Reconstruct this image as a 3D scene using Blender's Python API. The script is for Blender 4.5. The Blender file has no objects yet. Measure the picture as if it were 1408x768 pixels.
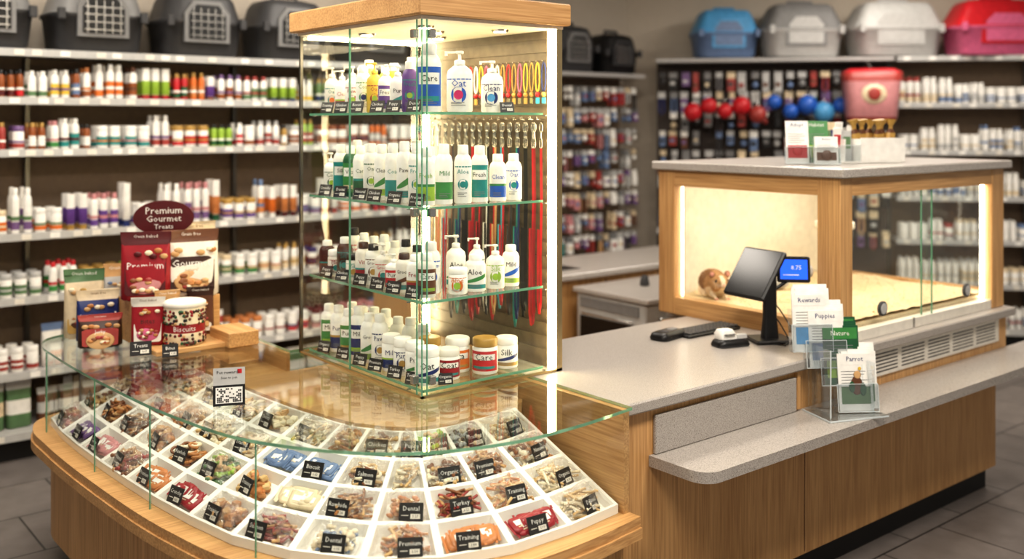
import bpy, bmesh, math, random
from mathutils import Matrix, Vector
random.seed(11)
R=random.random
def U(a,b): return a+(b-a)*random.random()
C=random.choice
scene=bpy.context.scene
try: scene.cycles.transparent_max_bounces=24
except Exception: pass

# ------------------------------------------------------------------ materials
MATS={}
def newmat(name):
    m=bpy.data.materials.new(name); m.use_nodes=True
    nt=m.node_tree; nt.nodes.clear()
    out=nt.nodes.new('ShaderNodeOutputMaterial')
    return m,nt,out
def principled(name,col,rough=.45,metal=0,spec=.5,emit=None,estr=0,noise=.06,nscale=30,trans=0,bump=0):
    m,nt,out=newmat(name)
    b=nt.nodes.new('ShaderNodeBsdfPrincipled')
    b.inputs['Roughness'].default_value=rough; b.inputs['Metallic'].default_value=metal
    b.inputs['Specular IOR Level'].default_value=spec
    b.inputs['Transmission Weight'].default_value=trans
    tc=nt.nodes.new('ShaderNodeTexCoord'); n=nt.nodes.new('ShaderNodeTexNoise'); n.inputs['Scale'].default_value=nscale
    nt.links.new(tc.outputs['Object'],n.inputs['Vector'])
    r=nt.nodes.new('ShaderNodeValToRGB')
    r.color_ramp.elements[0].position=.3; r.color_ramp.elements[1].position=.7
    r.color_ramp.elements[0].color=tuple(max(0,c*(1-noise)) for c in col[:3])+(1,)
    r.color_ramp.elements[1].color=tuple(min(1,c*(1+noise)) for c in col[:3])+(1,)
    nt.links.new(n.outputs['Fac'],r.inputs['Fac']); nt.links.new(r.outputs['Color'],b.inputs['Base Color'])
    if bump:
        bp=nt.nodes.new('ShaderNodeBump'); bp.inputs['Strength'].default_value=bump; bp.inputs['Distance'].default_value=.01
        nt.links.new(n.outputs['Fac'],bp.inputs['Height']); nt.links.new(bp.outputs['Normal'],b.inputs['Normal'])
    if emit:
        b.inputs['Emission Color'].default_value=tuple(emit)+(1,); b.inputs['Emission Strength'].default_value=estr
    nt.links.new(b.outputs[0],out.inputs[0])
    MATS[name]=m; return m
def s2l(c):
    return tuple(((x/255)/12.92 if x/255<=.04045 else ((x/255+.055)/1.055)**2.4) for x in c)
def P(name,srgb,**k): return principled(name,s2l(srgb),**k)

def wood(name,axis,c1,c2,rough=.42):
    m,nt,out=newmat(name)
    b=nt.nodes.new('ShaderNodeBsdfPrincipled'); b.inputs['Roughness'].default_value=rough
    geo=nt.nodes.new('ShaderNodeNewGeometry'); mp=nt.nodes.new('ShaderNodeMapping')
    sc=[85,85,85]; sc[axis]=2.4
    mp.inputs['Scale'].default_value=sc
    nt.links.new(geo.outputs['Position'],mp.inputs['Vector'])
    n=nt.nodes.new('ShaderNodeTexNoise'); n.inputs['Scale'].default_value=1.6; n.inputs['Detail'].default_value=5; n.inputs['Distortion'].default_value=.4
    nt.links.new(mp.outputs[0],n.inputs['Vector'])
    mp2=nt.nodes.new('ShaderNodeMapping'); sc=[9,9,9]; sc[axis]=.6; mp2.inputs['Scale'].default_value=sc
    nt.links.new(geo.outputs['Position'],mp2.inputs['Vector'])
    n2=nt.nodes.new('ShaderNodeTexNoise'); n2.inputs['Scale'].default_value=1.2; n2.inputs['Detail'].default_value=3
    nt.links.new(mp2.outputs[0],n2.inputs['Vector'])
    ad=nt.nodes.new('ShaderNodeMath'); ad.operation='MULTIPLY_ADD'; ad.inputs[1].default_value=.3
    nt.links.new(n2.outputs['Fac'],ad.inputs[0])
    m2=nt.nodes.new('ShaderNodeMath'); m2.operation='MULTIPLY'; m2.inputs[1].default_value=.7
    nt.links.new(n.outputs['Fac'],m2.inputs[0]); nt.links.new(m2.outputs[0],ad.inputs[2])
    r=nt.nodes.new('ShaderNodeValToRGB'); r.color_ramp.elements[0].position=.34; r.color_ramp.elements[1].position=.62
    r.color_ramp.elements[0].color=s2l(c1)+(1,); r.color_ramp.elements[1].color=s2l(c2)+(1,)
    nt.links.new(ad.outputs[0],r.inputs['Fac']); nt.links.new(r.outputs['Color'],b.inputs['Base Color'])
    bp=nt.nodes.new('ShaderNodeBump'); bp.inputs['Strength'].default_value=.12; bp.inputs['Distance'].default_value=.003
    nt.links.new(n.outputs['Fac'],bp.inputs['Height']); nt.links.new(bp.outputs['Normal'],b.inputs['Normal'])
    nt.links.new(b.outputs[0],out.inputs[0]); MATS[name]=m
W1=(170,126,78); W2=(210,167,114)
wood('wood_v',2,W1,W2); wood('wood_x',0,W1,W2); wood('wood_y',1,W1,W2)

def glassmat(name,tint=(.96,.985,.97),ior=1.45,rough=0.0,gloss=(1,1,1),extra=0,bump=0):
    m,nt,out=newmat(name)
    t=nt.nodes.new('ShaderNodeBsdfTransparent'); t.inputs[0].default_value=tint+(1,)
    g=nt.nodes.new('ShaderNodeBsdfGlossy'); g.inputs['Roughness'].default_value=rough; g.inputs[0].default_value=gloss+(1,)
    geo=nt.nodes.new('ShaderNodeNewGeometry')
    ma=nt.nodes.new('ShaderNodeMath'); ma.operation='MULTIPLY_ADD'; ma.inputs[1].default_value=-(ior-1/ior); ma.inputs[2].default_value=ior
    nt.links.new(geo.outputs['Backfacing'],ma.inputs[0])
    f=nt.nodes.new('ShaderNodeFresnel'); nt.links.new(ma.outputs[0],f.inputs['IOR'])
    ad=nt.nodes.new('ShaderNodeMath'); ad.operation='ADD'; ad.inputs[1].default_value=extra; ad.use_clamp=True
    nt.links.new(f.outputs[0],ad.inputs[0])
    mx=nt.nodes.new('ShaderNodeMixShader'); nt.links.new(ad.outputs[0],mx.inputs[0])
    nt.links.new(t.outputs[0],mx.inputs[1]); nt.links.new(g.outputs[0],mx.inputs[2])
    if bump:
        n=nt.nodes.new('ShaderNodeTexNoise'); n.inputs['Scale'].default_value=60; n.inputs['Detail'].default_value=3
        nt.links.new(geo.outputs['Position'],n.inputs['Vector'])
        bp=nt.nodes.new('ShaderNodeBump'); bp.inputs['Strength'].default_value=bump; bp.inputs['Distance'].default_value=.02
        nt.links.new(n.outputs['Fac'],bp.inputs['Height']); nt.links.new(bp.outputs['Normal'],g.inputs['Normal'])
        d=nt.nodes.new('ShaderNodeBsdfDiffuse'); d.inputs[0].default_value=(.9,.88,.84,1)
        m2=nt.nodes.new('ShaderNodeMixShader'); m2.inputs[0].default_value=.05
        nt.links.new(mx.outputs[0],m2.inputs[1]); nt.links.new(d.outputs[0],m2.inputs[2]); mx=m2
    nt.links.new(mx.outputs[0],out.inputs[0]); MATS[name]=m
    return m,nt,g
glassmat('glass'); glassmat('acrylic',tint=(.93,.95,.96),extra=.1)
glassmat('plastic_film',tint=(.99,.985,.98),rough=.10,extra=.08,bump=.9)
P('glass_edge',(120,178,148),rough=.12,trans=.35); P('acrylic_edge',(206,214,216),rough=.15)
P('black',(20,20,22),rough=.4); P('tagblack',(30,28,28),rough=.5); P('white',(238,236,230),rough=.35)
P('offwhite',(224,219,208),rough=.5); P('traywhite',(242,238,230),rough=.35,noise=.01)
P('darkgrey',(60,60,62),rough=.5); P('grey',(124,124,124),rough=.45); P('lightgrey',(184,184,182),rough=.45)
P('metal',(190,188,184),rough=.25,metal=1); P('steel_dark',(110,108,104),rough=.35,metal=1); P('brass',(196,176,136),rough=.3,metal=1)
P('kick',(18,17,17),rough=.5); P('cream',(238,231,216),rough=.6)
for nm,c in dict(red=(190,34,44),crimson=(150,28,40),blue=(40,92,180),navy=(30,46,104),sky=(84,156,206),teal=(40,136,132),green=(64,134,70),lime=(150,184,66),dgreen=(34,88,56),
   orange=(212,112,44),yellow=(220,184,66),purple=(100,66,140),pink=(208,104,140),magenta=(200,46,104),brown=(100,62,40),dbrown=(60,34,26),tan=(200,160,112),beige=(216,198,166),
   amber=(140,76,32),gold=(176,140,72),cyan=(60,170,196),maroon=(84,24,28),bone=(234,222,194),kib1=(184,126,74),kib2=(130,80,46),kib3=(212,176,122),
   mpink=(196,136,138),mblue=(104,126,162),mgreen=(92,124,86),mred=(158,62,56),morange=(196,126,74),mpurple=(114,86,132)).items():
    P(nm,c,rough=.4,noise=.1)
def emis(name,col,s):
    m,nt,out=newmat(name); e=nt.nodes.new('ShaderNodeEmission'); e.inputs[0].default_value=col+(1,); e.inputs[1].default_value=s
    nt.links.new(e.outputs[0],out.inputs[0]); MATS[name]=m
emis('led',(1,.79,.46),30); emis('led_enc',(1,.92,.76),14); emis('led_soft',(1,.9,.72),7); emis('downlight',(1,.86,.62),28); emis('bluescreen',(.03,.12,.8),1.7); emis('panel_light',(1,.93,.84),3)
m,nt,out=newmat('stone'); b=nt.nodes.new('ShaderNodeBsdfPrincipled'); b.inputs['Roughness'].default_value=.3
geo=nt.nodes.new('ShaderNodeNewGeometry'); v=nt.nodes.new('ShaderNodeTexNoise'); v.inputs['Scale'].default_value=360; v.inputs['Detail'].default_value=2
nt.links.new(geo.outputs['Position'],v.inputs['Vector'])
r=nt.nodes.new('ShaderNodeValToRGB'); e=r.color_ramp.elements; e[0].position=.32; e[0].color=s2l((118,112,106))+(1,); e[1].position=.47; e[1].color=s2l((166,160,154))+(1,)
x=r.color_ramp.elements.new(.70); x.color=s2l((188,182,176))+(1,)
nt.links.new(v.outputs['Fac'],r.inputs['Fac']); nt.links.new(r.outputs[0],b.inputs['Base Color']); nt.links.new(b.outputs[0],out.inputs[0]); MATS['stone']=m
m,nt,out=newmat('floor_tile'); b=nt.nodes.new('ShaderNodeBsdfPrincipled'); b.inputs['Roughness'].default_value=.38
geo=nt.nodes.new('ShaderNodeNewGeometry'); br=nt.nodes.new('ShaderNodeTexBrick'); br.offset=0.5
br.inputs['Scale'].default_value=1; br.inputs['Brick Width'].default_value=.45; br.inputs['Row Height'].default_value=.45; br.inputs['Mortar Size'].default_value=.005
br.inputs['Color1'].default_value=s2l((122,115,111))+(1,); br.inputs['Color2'].default_value=s2l((110,104,101))+(1,); br.inputs['Mortar'].default_value=s2l((58,55,53))+(1,)
nt.links.new(geo.outputs['Position'],br.inputs['Vector'])
n=nt.nodes.new('ShaderNodeTexNoise'); n.inputs['Scale'].default_value=9; n.inputs['Detail'].default_value=6; nt.links.new(geo.outputs['Position'],n.inputs['Vector'])
mx=nt.nodes.new('ShaderNodeMix'); mx.data_type='RGBA'; mx.blend_type='OVERLAY'; mx.inputs[0].default_value=.35
nt.links.new(br.outputs['Color'],mx.inputs[6]); nt.links.new(n.outputs['Fac'],mx.inputs[7]); nt.links.new(mx.outputs[2],b.inputs['Base Color'])
nt.links.new(b.outputs[0],out.inputs[0]); MATS['floor_tile']=m
P('wall_paint',(198,188,174),rough=.8,noise=.02); P('ceil_paint',(225,222,215),rough=.9,noise=.02)
P('backpanel',(124,106,88),rough=.7); P('pegboard',(80,71,66),rough=.7); P('slat',(92,80,62),rough=.5,noise=.2)
P('shelfmetal',(176,174,172),rough=.4); P('shavings',(234,214,178),rough=.85,noise=.16,nscale=120,bump=.5)
P('screen',(14,15,18),rough=.15)

# ------------------------------------------------------------------ mesh builder
TXT={}
def textgeo(s):
    if s in TXT: return TXT[s]
    cu=bpy.data.curves.new('t','FONT'); cu.body=s; cu.resolution_u=1; cu.align_x='CENTER'; cu.align_y='CENTER'; cu.size=1
    ob=bpy.data.objects.new('t',cu); scene.collection.objects.link(ob)
    dg=bpy.context.evaluated_depsgraph_get(); dg.update()
    me=ob.evaluated_get(dg).to_mesh()
    vs=[tuple(v.co[:2]) for v in me.vertices]; fs=[tuple(p.vertices) for p in me.polygons]
    ob.evaluated_get(dg).to_mesh_clear(); bpy.data.objects.remove(ob); bpy.data.curves.remove(cu)
    w=max(v[0] for v in vs)-min(v[0] for v in vs)
    TXT[s]=(vs,fs,w); return TXT[s]
class MB:
    def __init__(s): s.v=[];s.f=[];s.m=[];s.sm=[];s.sl=[]
    def mi(s,n):
        if n not in s.sl: s.sl.append(n)
        return s.sl.index(n)
    def add(s,vs,fs,mat,M=None,smooth=False):
        o=len(s.v)
        if M is not None: vs=[M@Vector(v) for v in vs]
        s.v.extend([tuple(v) for v in vs])
        ml=mat if isinstance(mat,list) else None
        for i,f in enumerate(fs):
            s.f.append(tuple(j+o for j in f)); s.m.append(s.mi(ml[i] if ml else mat)); s.sm.append(smooth)
    def box(s,x0,x1,y0,y1,z0,z1,mat,M=None):
        vs=[(x,y,z) for z in(z0,z1) for y in(y0,y1) for x in(x0,x1)]
        fs=[(0,2,3,1),(4,5,7,6),(0,1,5,4),(2,6,7,3),(0,4,6,2),(1,3,7,5)]
        s.add(vs,fs,mat,M)
    def bbox(s,x0,x1,y0,y1,z0,z1,mat,b=.004,M=None):
        b=min(b,(x1-x0)*.45,(y1-y0)*.45,(z1-z0)*.45)
        def ring(i,z):
            X0,X1,Y0,Y1=x0+i,x1-i,y0+i,y1-i; c=b
            return [(X0+c,Y0,z),(X1-c,Y0,z),(X1,Y0+c,z),(X1,Y1-c,z),(X1-c,Y1,z),(X0+c,Y1,z),(X0,Y1-c,z),(X0,Y0+c,z)]
        rings=[ring(b*.9,z0),ring(0,z0+b),ring(0,z1-b),ring(b*.9,z1)]
        s.loft(rings,mat,M,False)
    def loft(s,rings,mat,M=None,smooth=True,cap=True):
        n=len(rings[0]); vs=[p for r in rings for p in r]; fs=[];ml=[]
        for i in range(len(rings)-1):
            for j in range(n):
                k=(j+1)%n; fs.append((i*n+j,i*n+k,(i+1)*n+k,(i+1)*n+j)); ml.append(mat[i] if isinstance(mat,list) else mat)
        s.add(vs,fs,ml,M,smooth)
        if cap:
            s.add(rings[0],[tuple(range(n))[::-1]],ml[0],M); s.add(rings[-1],[tuple(range(n))],ml[-1],M)
    def lathe(s,prof,mat,M=None,seg=16,sx=1,sy=1,smooth=True):
        rings=[[(r*sx*math.cos(2*math.pi*j/seg),r*sy*math.sin(2*math.pi*j/seg),z) for j in range(seg)] for r,z in prof]
        s.loft(rings,mat,M,smooth)
    def rrect(s,layers,mat,M=None,seg=4,smooth=True,e=.3,jit=0):
        rings=[]
        for L in layers:
            z,sx,sy=L[:3]; cx,cy=(L[3:5] if len(L)>3 else (0,0)); rr=min(sx,sy)*e; ring=[]
            for qx,qy,a0 in((1,-1,-90),(1,1,0),(-1,1,90),(-1,-1,180)):
                for k in range(seg+1):
                    a=math.radians(a0+90*k/seg); ring.append((cx+qx*(sx/2-rr)+rr*math.cos(a),cy+qy*(sy/2-rr)+rr*math.sin(a)+U(-jit,jit),z+U(-jit,jit)))
            rings.append(ring)
        s.loft(rings,mat,M,smooth)
    def prism(s,poly,z0,z1,mat,edge=None,M=None):
        n=len(poly); vs=[(x,y,z0) for x,y in poly]+[(x,y,z1) for x,y in poly]
        s.add(vs,[tuple(range(n))[::-1],tuple(range(n,2*n))],mat,M)
        s.add(vs,[(i,(i+1)%n,(i+1)%n+n,i+n) for i in range(n)],edge or mat,M)
    def sphere(s,c,r,mat,M=None,seg=12,rings=8,sc=(1,1,1)):
        pr=[]
        for i in range(rings+1):
            a=-math.pi/2+math.pi*i/rings; pr.append((max(math.cos(a)*r,1e-4),math.sin(a)*r))
        T=Matrix.Translation(c)@Matrix.Diagonal((sc[0],sc[1],sc[2],1))
        s.lathe(pr,mat,(M@T) if M is not None else T,seg)
    def tube(s,pts,r,mat,seg=6,M=None,closed=False):
        pts=[Vector(p) for p in pts]; rings=[]
        for i,p in enumerate(pts):
            t=(pts[min(i+1,len(pts)-1)]-pts[max(i-1,0)]).normalized()
            a=t.orthogonal().normalized() if i==0 else (a-t*a.dot(t)).normalized(); bb=t.cross(a)
            rings.append([tuple(p+(a*math.cos(2*math.pi*j/seg)+bb*math.sin(2*math.pi*j/seg))*r) for j in range(seg)])
        s.loft(rings,mat,M,True)
    def strip(s,pts,w,mat,M=None,t=.0025):
        w=Vector(w); vs=[];fs=[]
        for p in pts:
            p=Vector(p); vs+= [p-w/2,p+w/2]
        for i in range(len(pts)-1): fs.append((2*i,2*i+1,2*i+3,2*i+2))
        s.add(vs,fs,mat,M,True)
    def text(s,t,size,mat,M,wrap=None,maxw=None):
        vs,fs,w=textgeo(t)
        if maxw and w*size>maxw: size=maxw/w
        if wrap: out=[(wrap*math.sin(x*size/wrap),-wrap*math.cos(x*size/wrap),y*size) for x,y in vs]
        else: out=[(x*size,0,y*size) for x,y in vs]
        s.add(out,fs,mat,M)
    def build(s,name,parent=None,recalc=True):
        xs=[v[0] for v in s.v];ys=[v[1] for v in s.v];zs=[v[2] for v in s.v]
        o=Vector(((min(xs)+max(xs))/2,(min(ys)+max(ys))/2,min(zs)))
        me=bpy.data.meshes.new(name); me.from_pydata([tuple(Vector(v)-o) for v in s.v],[],s.f)
        for n in s.sl: me.materials.append(MATS[n])
        me.polygons.foreach_set('material_index',s.m); me.polygons.foreach_set('use_smooth',s.sm); me.update()
        if recalc:
            bm=bmesh.new(); bm.from_mesh(me); bmesh.ops.recalc_face_normals(bm,faces=bm.faces[:]); bm.to_mesh(me); bm.free()
        ob=bpy.data.objects.new(name,me); scene.collection.objects.link(ob)
        ob.location=o
        if parent: ob.parent=parent; ob.location=o-parent.location
        return ob
def empty(name,loc):
    e=bpy.data.objects.new(name,None); e.empty_display_size=.1; e.location=loc; scene.collection.objects.link(e); return e
def T(x,y,z): return Matrix.Translation((x,y,z))
def RZ(a): return Matrix.Rotation(a,4,'Z')
def RX(a): return Matrix.Rotation(a,4,'X')
def RY(a): return Matrix.Rotation(a,4,'Y')
def yaw_out(ox,oy): return math.atan2(ox,-oy)
WORDS=['Premium','Natural','Organic','Chicken','Dental','Training','Puppy','Salmon','Crunchy','Biscuit','Rawhide','Turkey']
def tag(mb,M,w=.07,h=.045,t=None,price=True):
    mb.box(-w/2,w/2,0,.003,0,h,'tagblack',M)
    t=t or C(WORDS)
    mb.text(t,h*.36,'white',M@T(0,-.0008,h*.68),maxw=w*.85)
    if price: mb.box(-w*.02,w*.38,-.0008,0,h*.14,h*.4,'offwhite',M); mb.text('%.2f'%U(1,9),h*.2,'black',M@T(w*.18,-.0016,h*.27))
    mb.box(-w*.4,-w*.1,-.0008,0,h*.3,h*.34,'offwhite',M)

# ------------------------------------------------------------------ products
def pump_bottle(mb,M,h=.2,r=.03,body='white',lab='blue',acc='teal',word=None,sy=.75,seg=18,detail=True):
    bh=h*.74
    mb.lathe([(r*.9,0),(r,.004),(r,bh*.78),(r*.9,bh*.88),(r*.55,bh*.96),(r*.36,bh),(r*.36,bh+h*.02)],body,M,seg,1,sy)
    mb.lathe([(r*.42,bh),(r*.42,bh+h*.06),(r*.3,bh+h*.075),(r*.12,bh+h*.08),(r*.12,bh+h*.17)],body,M,10)
    mb.bbox(-r*.28,r*.28,-r*.25,r*.25,bh+h*.17,bh+h*.215,body,.002,M)
    mb.box(-r*1.15,-r*.2,-r*.12,r*.12,bh+h*.18,bh+h*.21,body,M); mb.box(-r*1.15,-r*.95,-r*.12,r*.12,bh+h*.145,bh+h*.2,body,M)
    label(mb,M,r,bh*.1,bh*.72,lab,acc,word,sy,seg,detail)
def flip_bottle(mb,M,h=.2,r=.027,body='white',lab='green',acc='lime',word=None,sy=.8,cap='white',seg=18,detail=True):
    bh=h*.84
    mb.lathe([(r*.92,0),(r,.004),(r,bh*.84),(r*.85,bh*.94),(r*.6,bh)],body,M,seg,1,sy)
    mb.lathe([(r*.62,bh),(r*.6,h*.985),(r*.5,h)],cap,M,14,1,sy*1.1)
    label(mb,M,r,bh*.1,bh*.78,lab,acc,word,sy,seg,detail)
def jar(mb,M,h=.09,r=.04,body='white',lab='blue',acc='white',cap='white',word=None,seg=18,detail=True):
    mb.lathe([(r*.94,0),(r,.004),(r,h*.72),(r*.9,h*.77)],body,M,seg)
    mb.lathe([(r*.96,h*.77),(r*.98,h*.8),(r*.98,h*.97),(r*.9,h)],cap,M,seg)
    label(mb,M,r,h*.1,h*.66,lab,acc,word,1,seg,detail)
def label(mb,M,r,z0,z1,lab,acc,word,sy,seg,detail):
    rr=r*1.012
    hh=z1-z0; st=C([0,1,2,3,3,2])
    S=Matrix.Diagonal((1,sy,1,1))
    def band(a,b,mat,k=1.0,ang=None):
        if ang is None: ang=(-180,180)
        n=max(4,int((ang[1]-ang[0])/20)); vs=[];fs=[]
        for i in range(n+1):
            t=math.radians(ang[0]+(ang[1]-ang[0])*i/n)
            for z in(a,b): vs.append((rr*k*math.sin(t),-rr*k*math.cos(t),z))
        for i in range(n): fs.append((2*i,2*i+2,2*i+3,2*i+1))
        mb.add(vs,fs,mat,M@S,True)
    if not detail:
        if st in(1,2): band(z0+hh*.1,z0+hh*.75,lab)
        else: band(z0,z0+hh*.3,lab)
        band(z0+hh*.35,z0+hh*.5,acc,1.01); return
    if st==0:
        band(z0,z0+hh*.42,lab,1,(-75,75)); band(z0+hh*.42,z0+hh*.5,acc,1,(-75,75)); tz=z0+hh*.75; tc=lab
    elif st==1:
        band(z0,z1,lab,1,(-70,70)); band(z0+hh*.55,z0+hh*.85,'white',1.012,(-55,55)); band(z0+hh*.12,z0+hh*.25,acc,1.012,(-55,55)); tz=z0+hh*.7; tc='black'
    elif st==3:
        n=18;vs=[]
        for i in range(n):
            a=2*math.pi*i/n; t=.62*math.cos(a); vs.append((rr*math.sin(t),-rr*math.cos(t),z0+hh*.42+r*.62*math.sin(a)))
        mb.add(vs,[tuple(range(n))],lab,M@S)
        vs=[]
        for i in range(n):
            a=2*math.pi*i/n; t=.36*math.cos(a); vs.append((rr*1.02*math.sin(t),-rr*1.02*math.cos(t)-.0008,z0+hh*.42+r*.36*math.sin(a)))
        mb.add(vs,[tuple(range(n))],acc,M@S)
        band(z0+hh*.93,z0+hh*.97,lab,1,(-65,65)); tz=z0+hh*.8; tc=lab
    else:
        band(z0,z0+hh*.2,acc,1,(-75,75)); tz=z0+hh*.78; tc='black'
        vs=[];fs=[];n=12
        for i in range(n+1):
            t=math.radians(-70+140*i/n); f=i/n
            za=z0+hh*(.25+.3*f*f); zb=z0+hh*(.3+.42*f)
            for z in(za,zb): vs.append((rr*math.sin(t),-rr*math.cos(t),z))
        for i in range(n): fs.append((2*i,2*i+2,2*i+3,2*i+1))
        mb.add(vs,fs,lab,M@S,True)
    if word: mb.text(word,r*.75,tc if tc!='white' else 'black',M@S@T(0,0,tz),wrap=rr*1.025,maxw=r*1.7)
    for i in range(3):
        zz=z0+hh*(.06+.05*i); band(zz,zz+hh*.018,'grey',1.02,(-35,U(0,40)))
def carton(mb,M,w,d,h,c1,c2,c3):
    mb.bbox(-w/2,w/2,0,d,0,h,c1,.002,M)
    mb.box(-w*.42,w*.42,-.0015,0,h*.5,h*.85,c2,M); mb.box(-w*.42,w*.3,-.0015,0,h*.15,h*.35,c3,M)
def pouch(mb,M,w,d,h,body,band,lab,seg=5,jit=0):
    L=[(0,w*.9,d*.8),(h*.03,w,d),(h*.3,w*1.0,d*.95),(h*.6,w*.98,d*.62),(h*.82,w*.97,d*.25),(h*.9,w,d*.07),(h,w*1.02,d*.06)]
    mb.rrect(L,[body,body,lab,body,band,band],M,seg,True,.48,jit)
COLS=['mred','mblue','white','mgreen','beige','morange','gold','mpurple','mpink','brown','amber','white','maroon','navy','dgreen','red','lightgrey','lime','beige','white']
LEASHC=['red','black','black','darkgrey','mblue','brown','mpurple','mpink','navy','tan','white','lightgrey','teal','mred','grey']
def fill_row(mb,x0,x1,z,hmax,M,kinds,pal,base='white',acc=None):
    x=x0
    while x<x1-.05:
        k=C(kinds); c1=C(pal);c2=C(acc or COLS);n=random.randint(1,3); h=hmax*U(.72,1.0)
        w=dict(bottle=.052,jar=.074,box=U(.05,.08),pouch=U(.10,.14),tube=.058,dark=.045)[k]
        for i in range(n):
            if x+w>x1: break
            for row in range(2 if k!='pouch' else 1):
                m_=M@T(x+w/2+U(-.003,.003),.06+row*.1+U(-.01,.01),z)
                if k=='bottle': flip_bottle(mb,m_,h,w*.42,base,c1,c2,None,.8,c2 if n%2 else base,10,False)
                elif k=='dark': flip_bottle(mb,m_,h*.85,w*.42,c1,c2,'white',None,1,'black' if n%2 else 'gold',10,False)
                elif k=='jar': jar(mb,m_,min(h,.13),w*.42,base,c1,c2,c2 if n%2 else base,None,10,False)
                elif k=='tube': mb.lathe([(w*.35,0),(w*.35,h*.15),(w*.42,h*.16),(w*.42,h*.6),(w*.42,h)],[c2,base,c1,base],m_,8,1,.6)
                elif k=='box': carton(mb,m_,w*.95,.09,h,base if row else C([base,base,c1]),c1,c2)
                else: pouch(mb,m_@T(0,.03,0),w*.95,.07,h,c1,c2,C(['white','beige',c2]),3)
            x+=w+.003
        x+=U(.0,.02)

# ------------------------------------------------------------------ room
mb=MB(); mb.box(-4,12,-2,8,-.1,0,'floor_tile'); mb.build('floor')
mb=MB(); mb.box(-4,7.0,6.25,6.35,0,3.3,'wall_paint'); mb.build('wall_back')
mb=MB(); mb.box(-4,12,-2,8,3.3,3.4,'ceil_paint'); mb.build('ceiling')
A=Vector((6.19,5.73,0)); B=Vector((8.76,2.8,0)); dr=(B-A).normalized(); LR=(B-A).length
MR=T(*A)@RZ(math.atan2(dr.y,dr.x))
mb=MB(); mb.box(-.35,LR+2.2,.5,.6,0,3.3,'wall_paint',MR); mb.build('wall_right')
mb=MB(); mb.box(-.4,7.0,6.225,6.25,0,.1,'darkgrey'); mb.build('baseboard_back')

LV=[.15,.457,.857,1.20,1.65,1.93,2.19]
def shelving(name,M,L,levels,depth=.45,back='backpanel'):
    mb=MB()
    mb.box(0,L,depth-.03,depth,0,levels[-1],back,M)
    for i,z in enumerate(levels):
        d0=0 if i==0 else .06
        mb.box(0,L,d0,depth-.03,z-.025,z,'shelfmetal',M); mb.box(0,L,d0-.012,d0,z-.035,z+.006,'lightgrey',M)
        x=.05
        while x<L-.1:
            mb.box(x,x+.05,d0-.0145,d0-.0125,z-.03,z+.0,C(['white','white','offwhite','offwhite']),M); x+=U(.07,.22)
    mb.box(0,L,.05,depth,0,.12,'kick',M)
    n=max(1,round(L/1.25))
    for i in range(n+1):
        x=L*i/n; mb.box(x-.012,x+.012,depth-.07,depth-.03,0,levels[-1],'steel_dark',M)
    return mb.build(name)
ML=T(.2,5.75,0)
shelving('store_shelving_unit',ML,4.95,LV)
mb=MB()
kinds=[['pouch','box'],['jar','pouch','jar'],['jar','bottle','jar'],['tube','jar','tube','bottle'],['dark','bottle','jar','dark','jar'],['dark','bottle','tube','bottle'],]
pals=[['mgreen','dgreen','beige','brown'],['red','mred','white','mpink'],['dgreen','mgreen','green','beige','brown'],['orange','white','mpurple','purple','morange','mred'],['amber','mred','orange','teal','gold','green','lime','brown','red'],['purple','mpurple','amber','red','orange','mgreen','mpink','lime','yellow']]
hs=[.25,.24,.2,.25,.2,.2]
for i in range(6): fill_row(mb,.03,4.92,LV[i]+.001,hs[i],ML@T(0,.05,0),kinds[i],pals[i])
mb.build('shelf_products')

def hooks_wall(M,L,z0,z1,rows,cols,itemh=.16,back='pegboard',cs=None):
    mb=MB(); mb.box(0,L,.3,.33,0,z1,back,M); mb.box(0,L,0,.3,0,.12,'kick',M); mb.box(0,L,.02,.3,.12,.4,'darkgrey',M)
    mb.box(0,L,-.0,.3,z1-.03,z1,'shelfmetal',M)
    mb.build('pegboard_display')
    mb=MB(); cs=cs or COLS
    for r in range(rows):
        z=z0+(z1-.12-z0)*r/(rows-1)
        for c in range(cols):
            x=(c+.5)*L/cols+U(-.01,.01)
            mb.tube([(x,.295,z),(x,.06,z),(x,.05,z+.015)],.003,'metal',5,M)
            w=L/cols*U(.6,.95); h=itemh*U(.7,1.15)
            if R()<.04: continue
            kk=C([0,0,0,1,2]); c1=C(cs); c2=C(['lightgrey','beige','white',c1,'grey']); c3=C(cs)
            for k in range(2):
                y=.08+.06*k
                mb.bbox(x-w*.4,x+w*.4,y,y+.012,z-h*.3,z+.01,c2,.002,M)
                if kk==0: mb.bbox(x-w*.4,x+w*.4,y-.01,y+.02,z-h,z-h*.29,c1,.006,M); mb.box(x-w*.3,x+w*.2,y-.0115,y-.0101,z-h*.7,z-h*.5,c3,M)
                elif kk==1: mb.sphere((x,y,z-h*.62),w*.36,c1,M,8,6,(1,.6,1.1))
                else: mb.tube([(x-w*.2,y,z-h*.3),(x-w*.26,y,z-h),(x,y,z-h*1.2),(x+w*.26,y,z-h),(x+w*.2,y,z-h*.3)],.008,C(LEASHC),6,M)
    return mb.build('hanging_pet_accessories')
hooks_wall(T(5.18,5.80,0),.98,.7,2.2,9,12,.13,'backpanel',['white','mpink','mpurple','lightgrey','beige','mblue','white','mred'])
MR0=MR
hooks_wall(MR0@T(.02,0,0),1.9,.9,2.33,9,20,.15,'pegboard',['lightgrey','grey','mred','grey','darkgrey','brown','mblue','lightgrey','beige','mpurple','black','black'])
MR2=MR0@T(1.95,0,0)
RL=[.15,.5,.85,1.2,1.57,1.95,2.33]
shelving('store_shelving_unit',MR2,3.2,RL,.42,'backpanel')
mb=MB()
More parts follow.
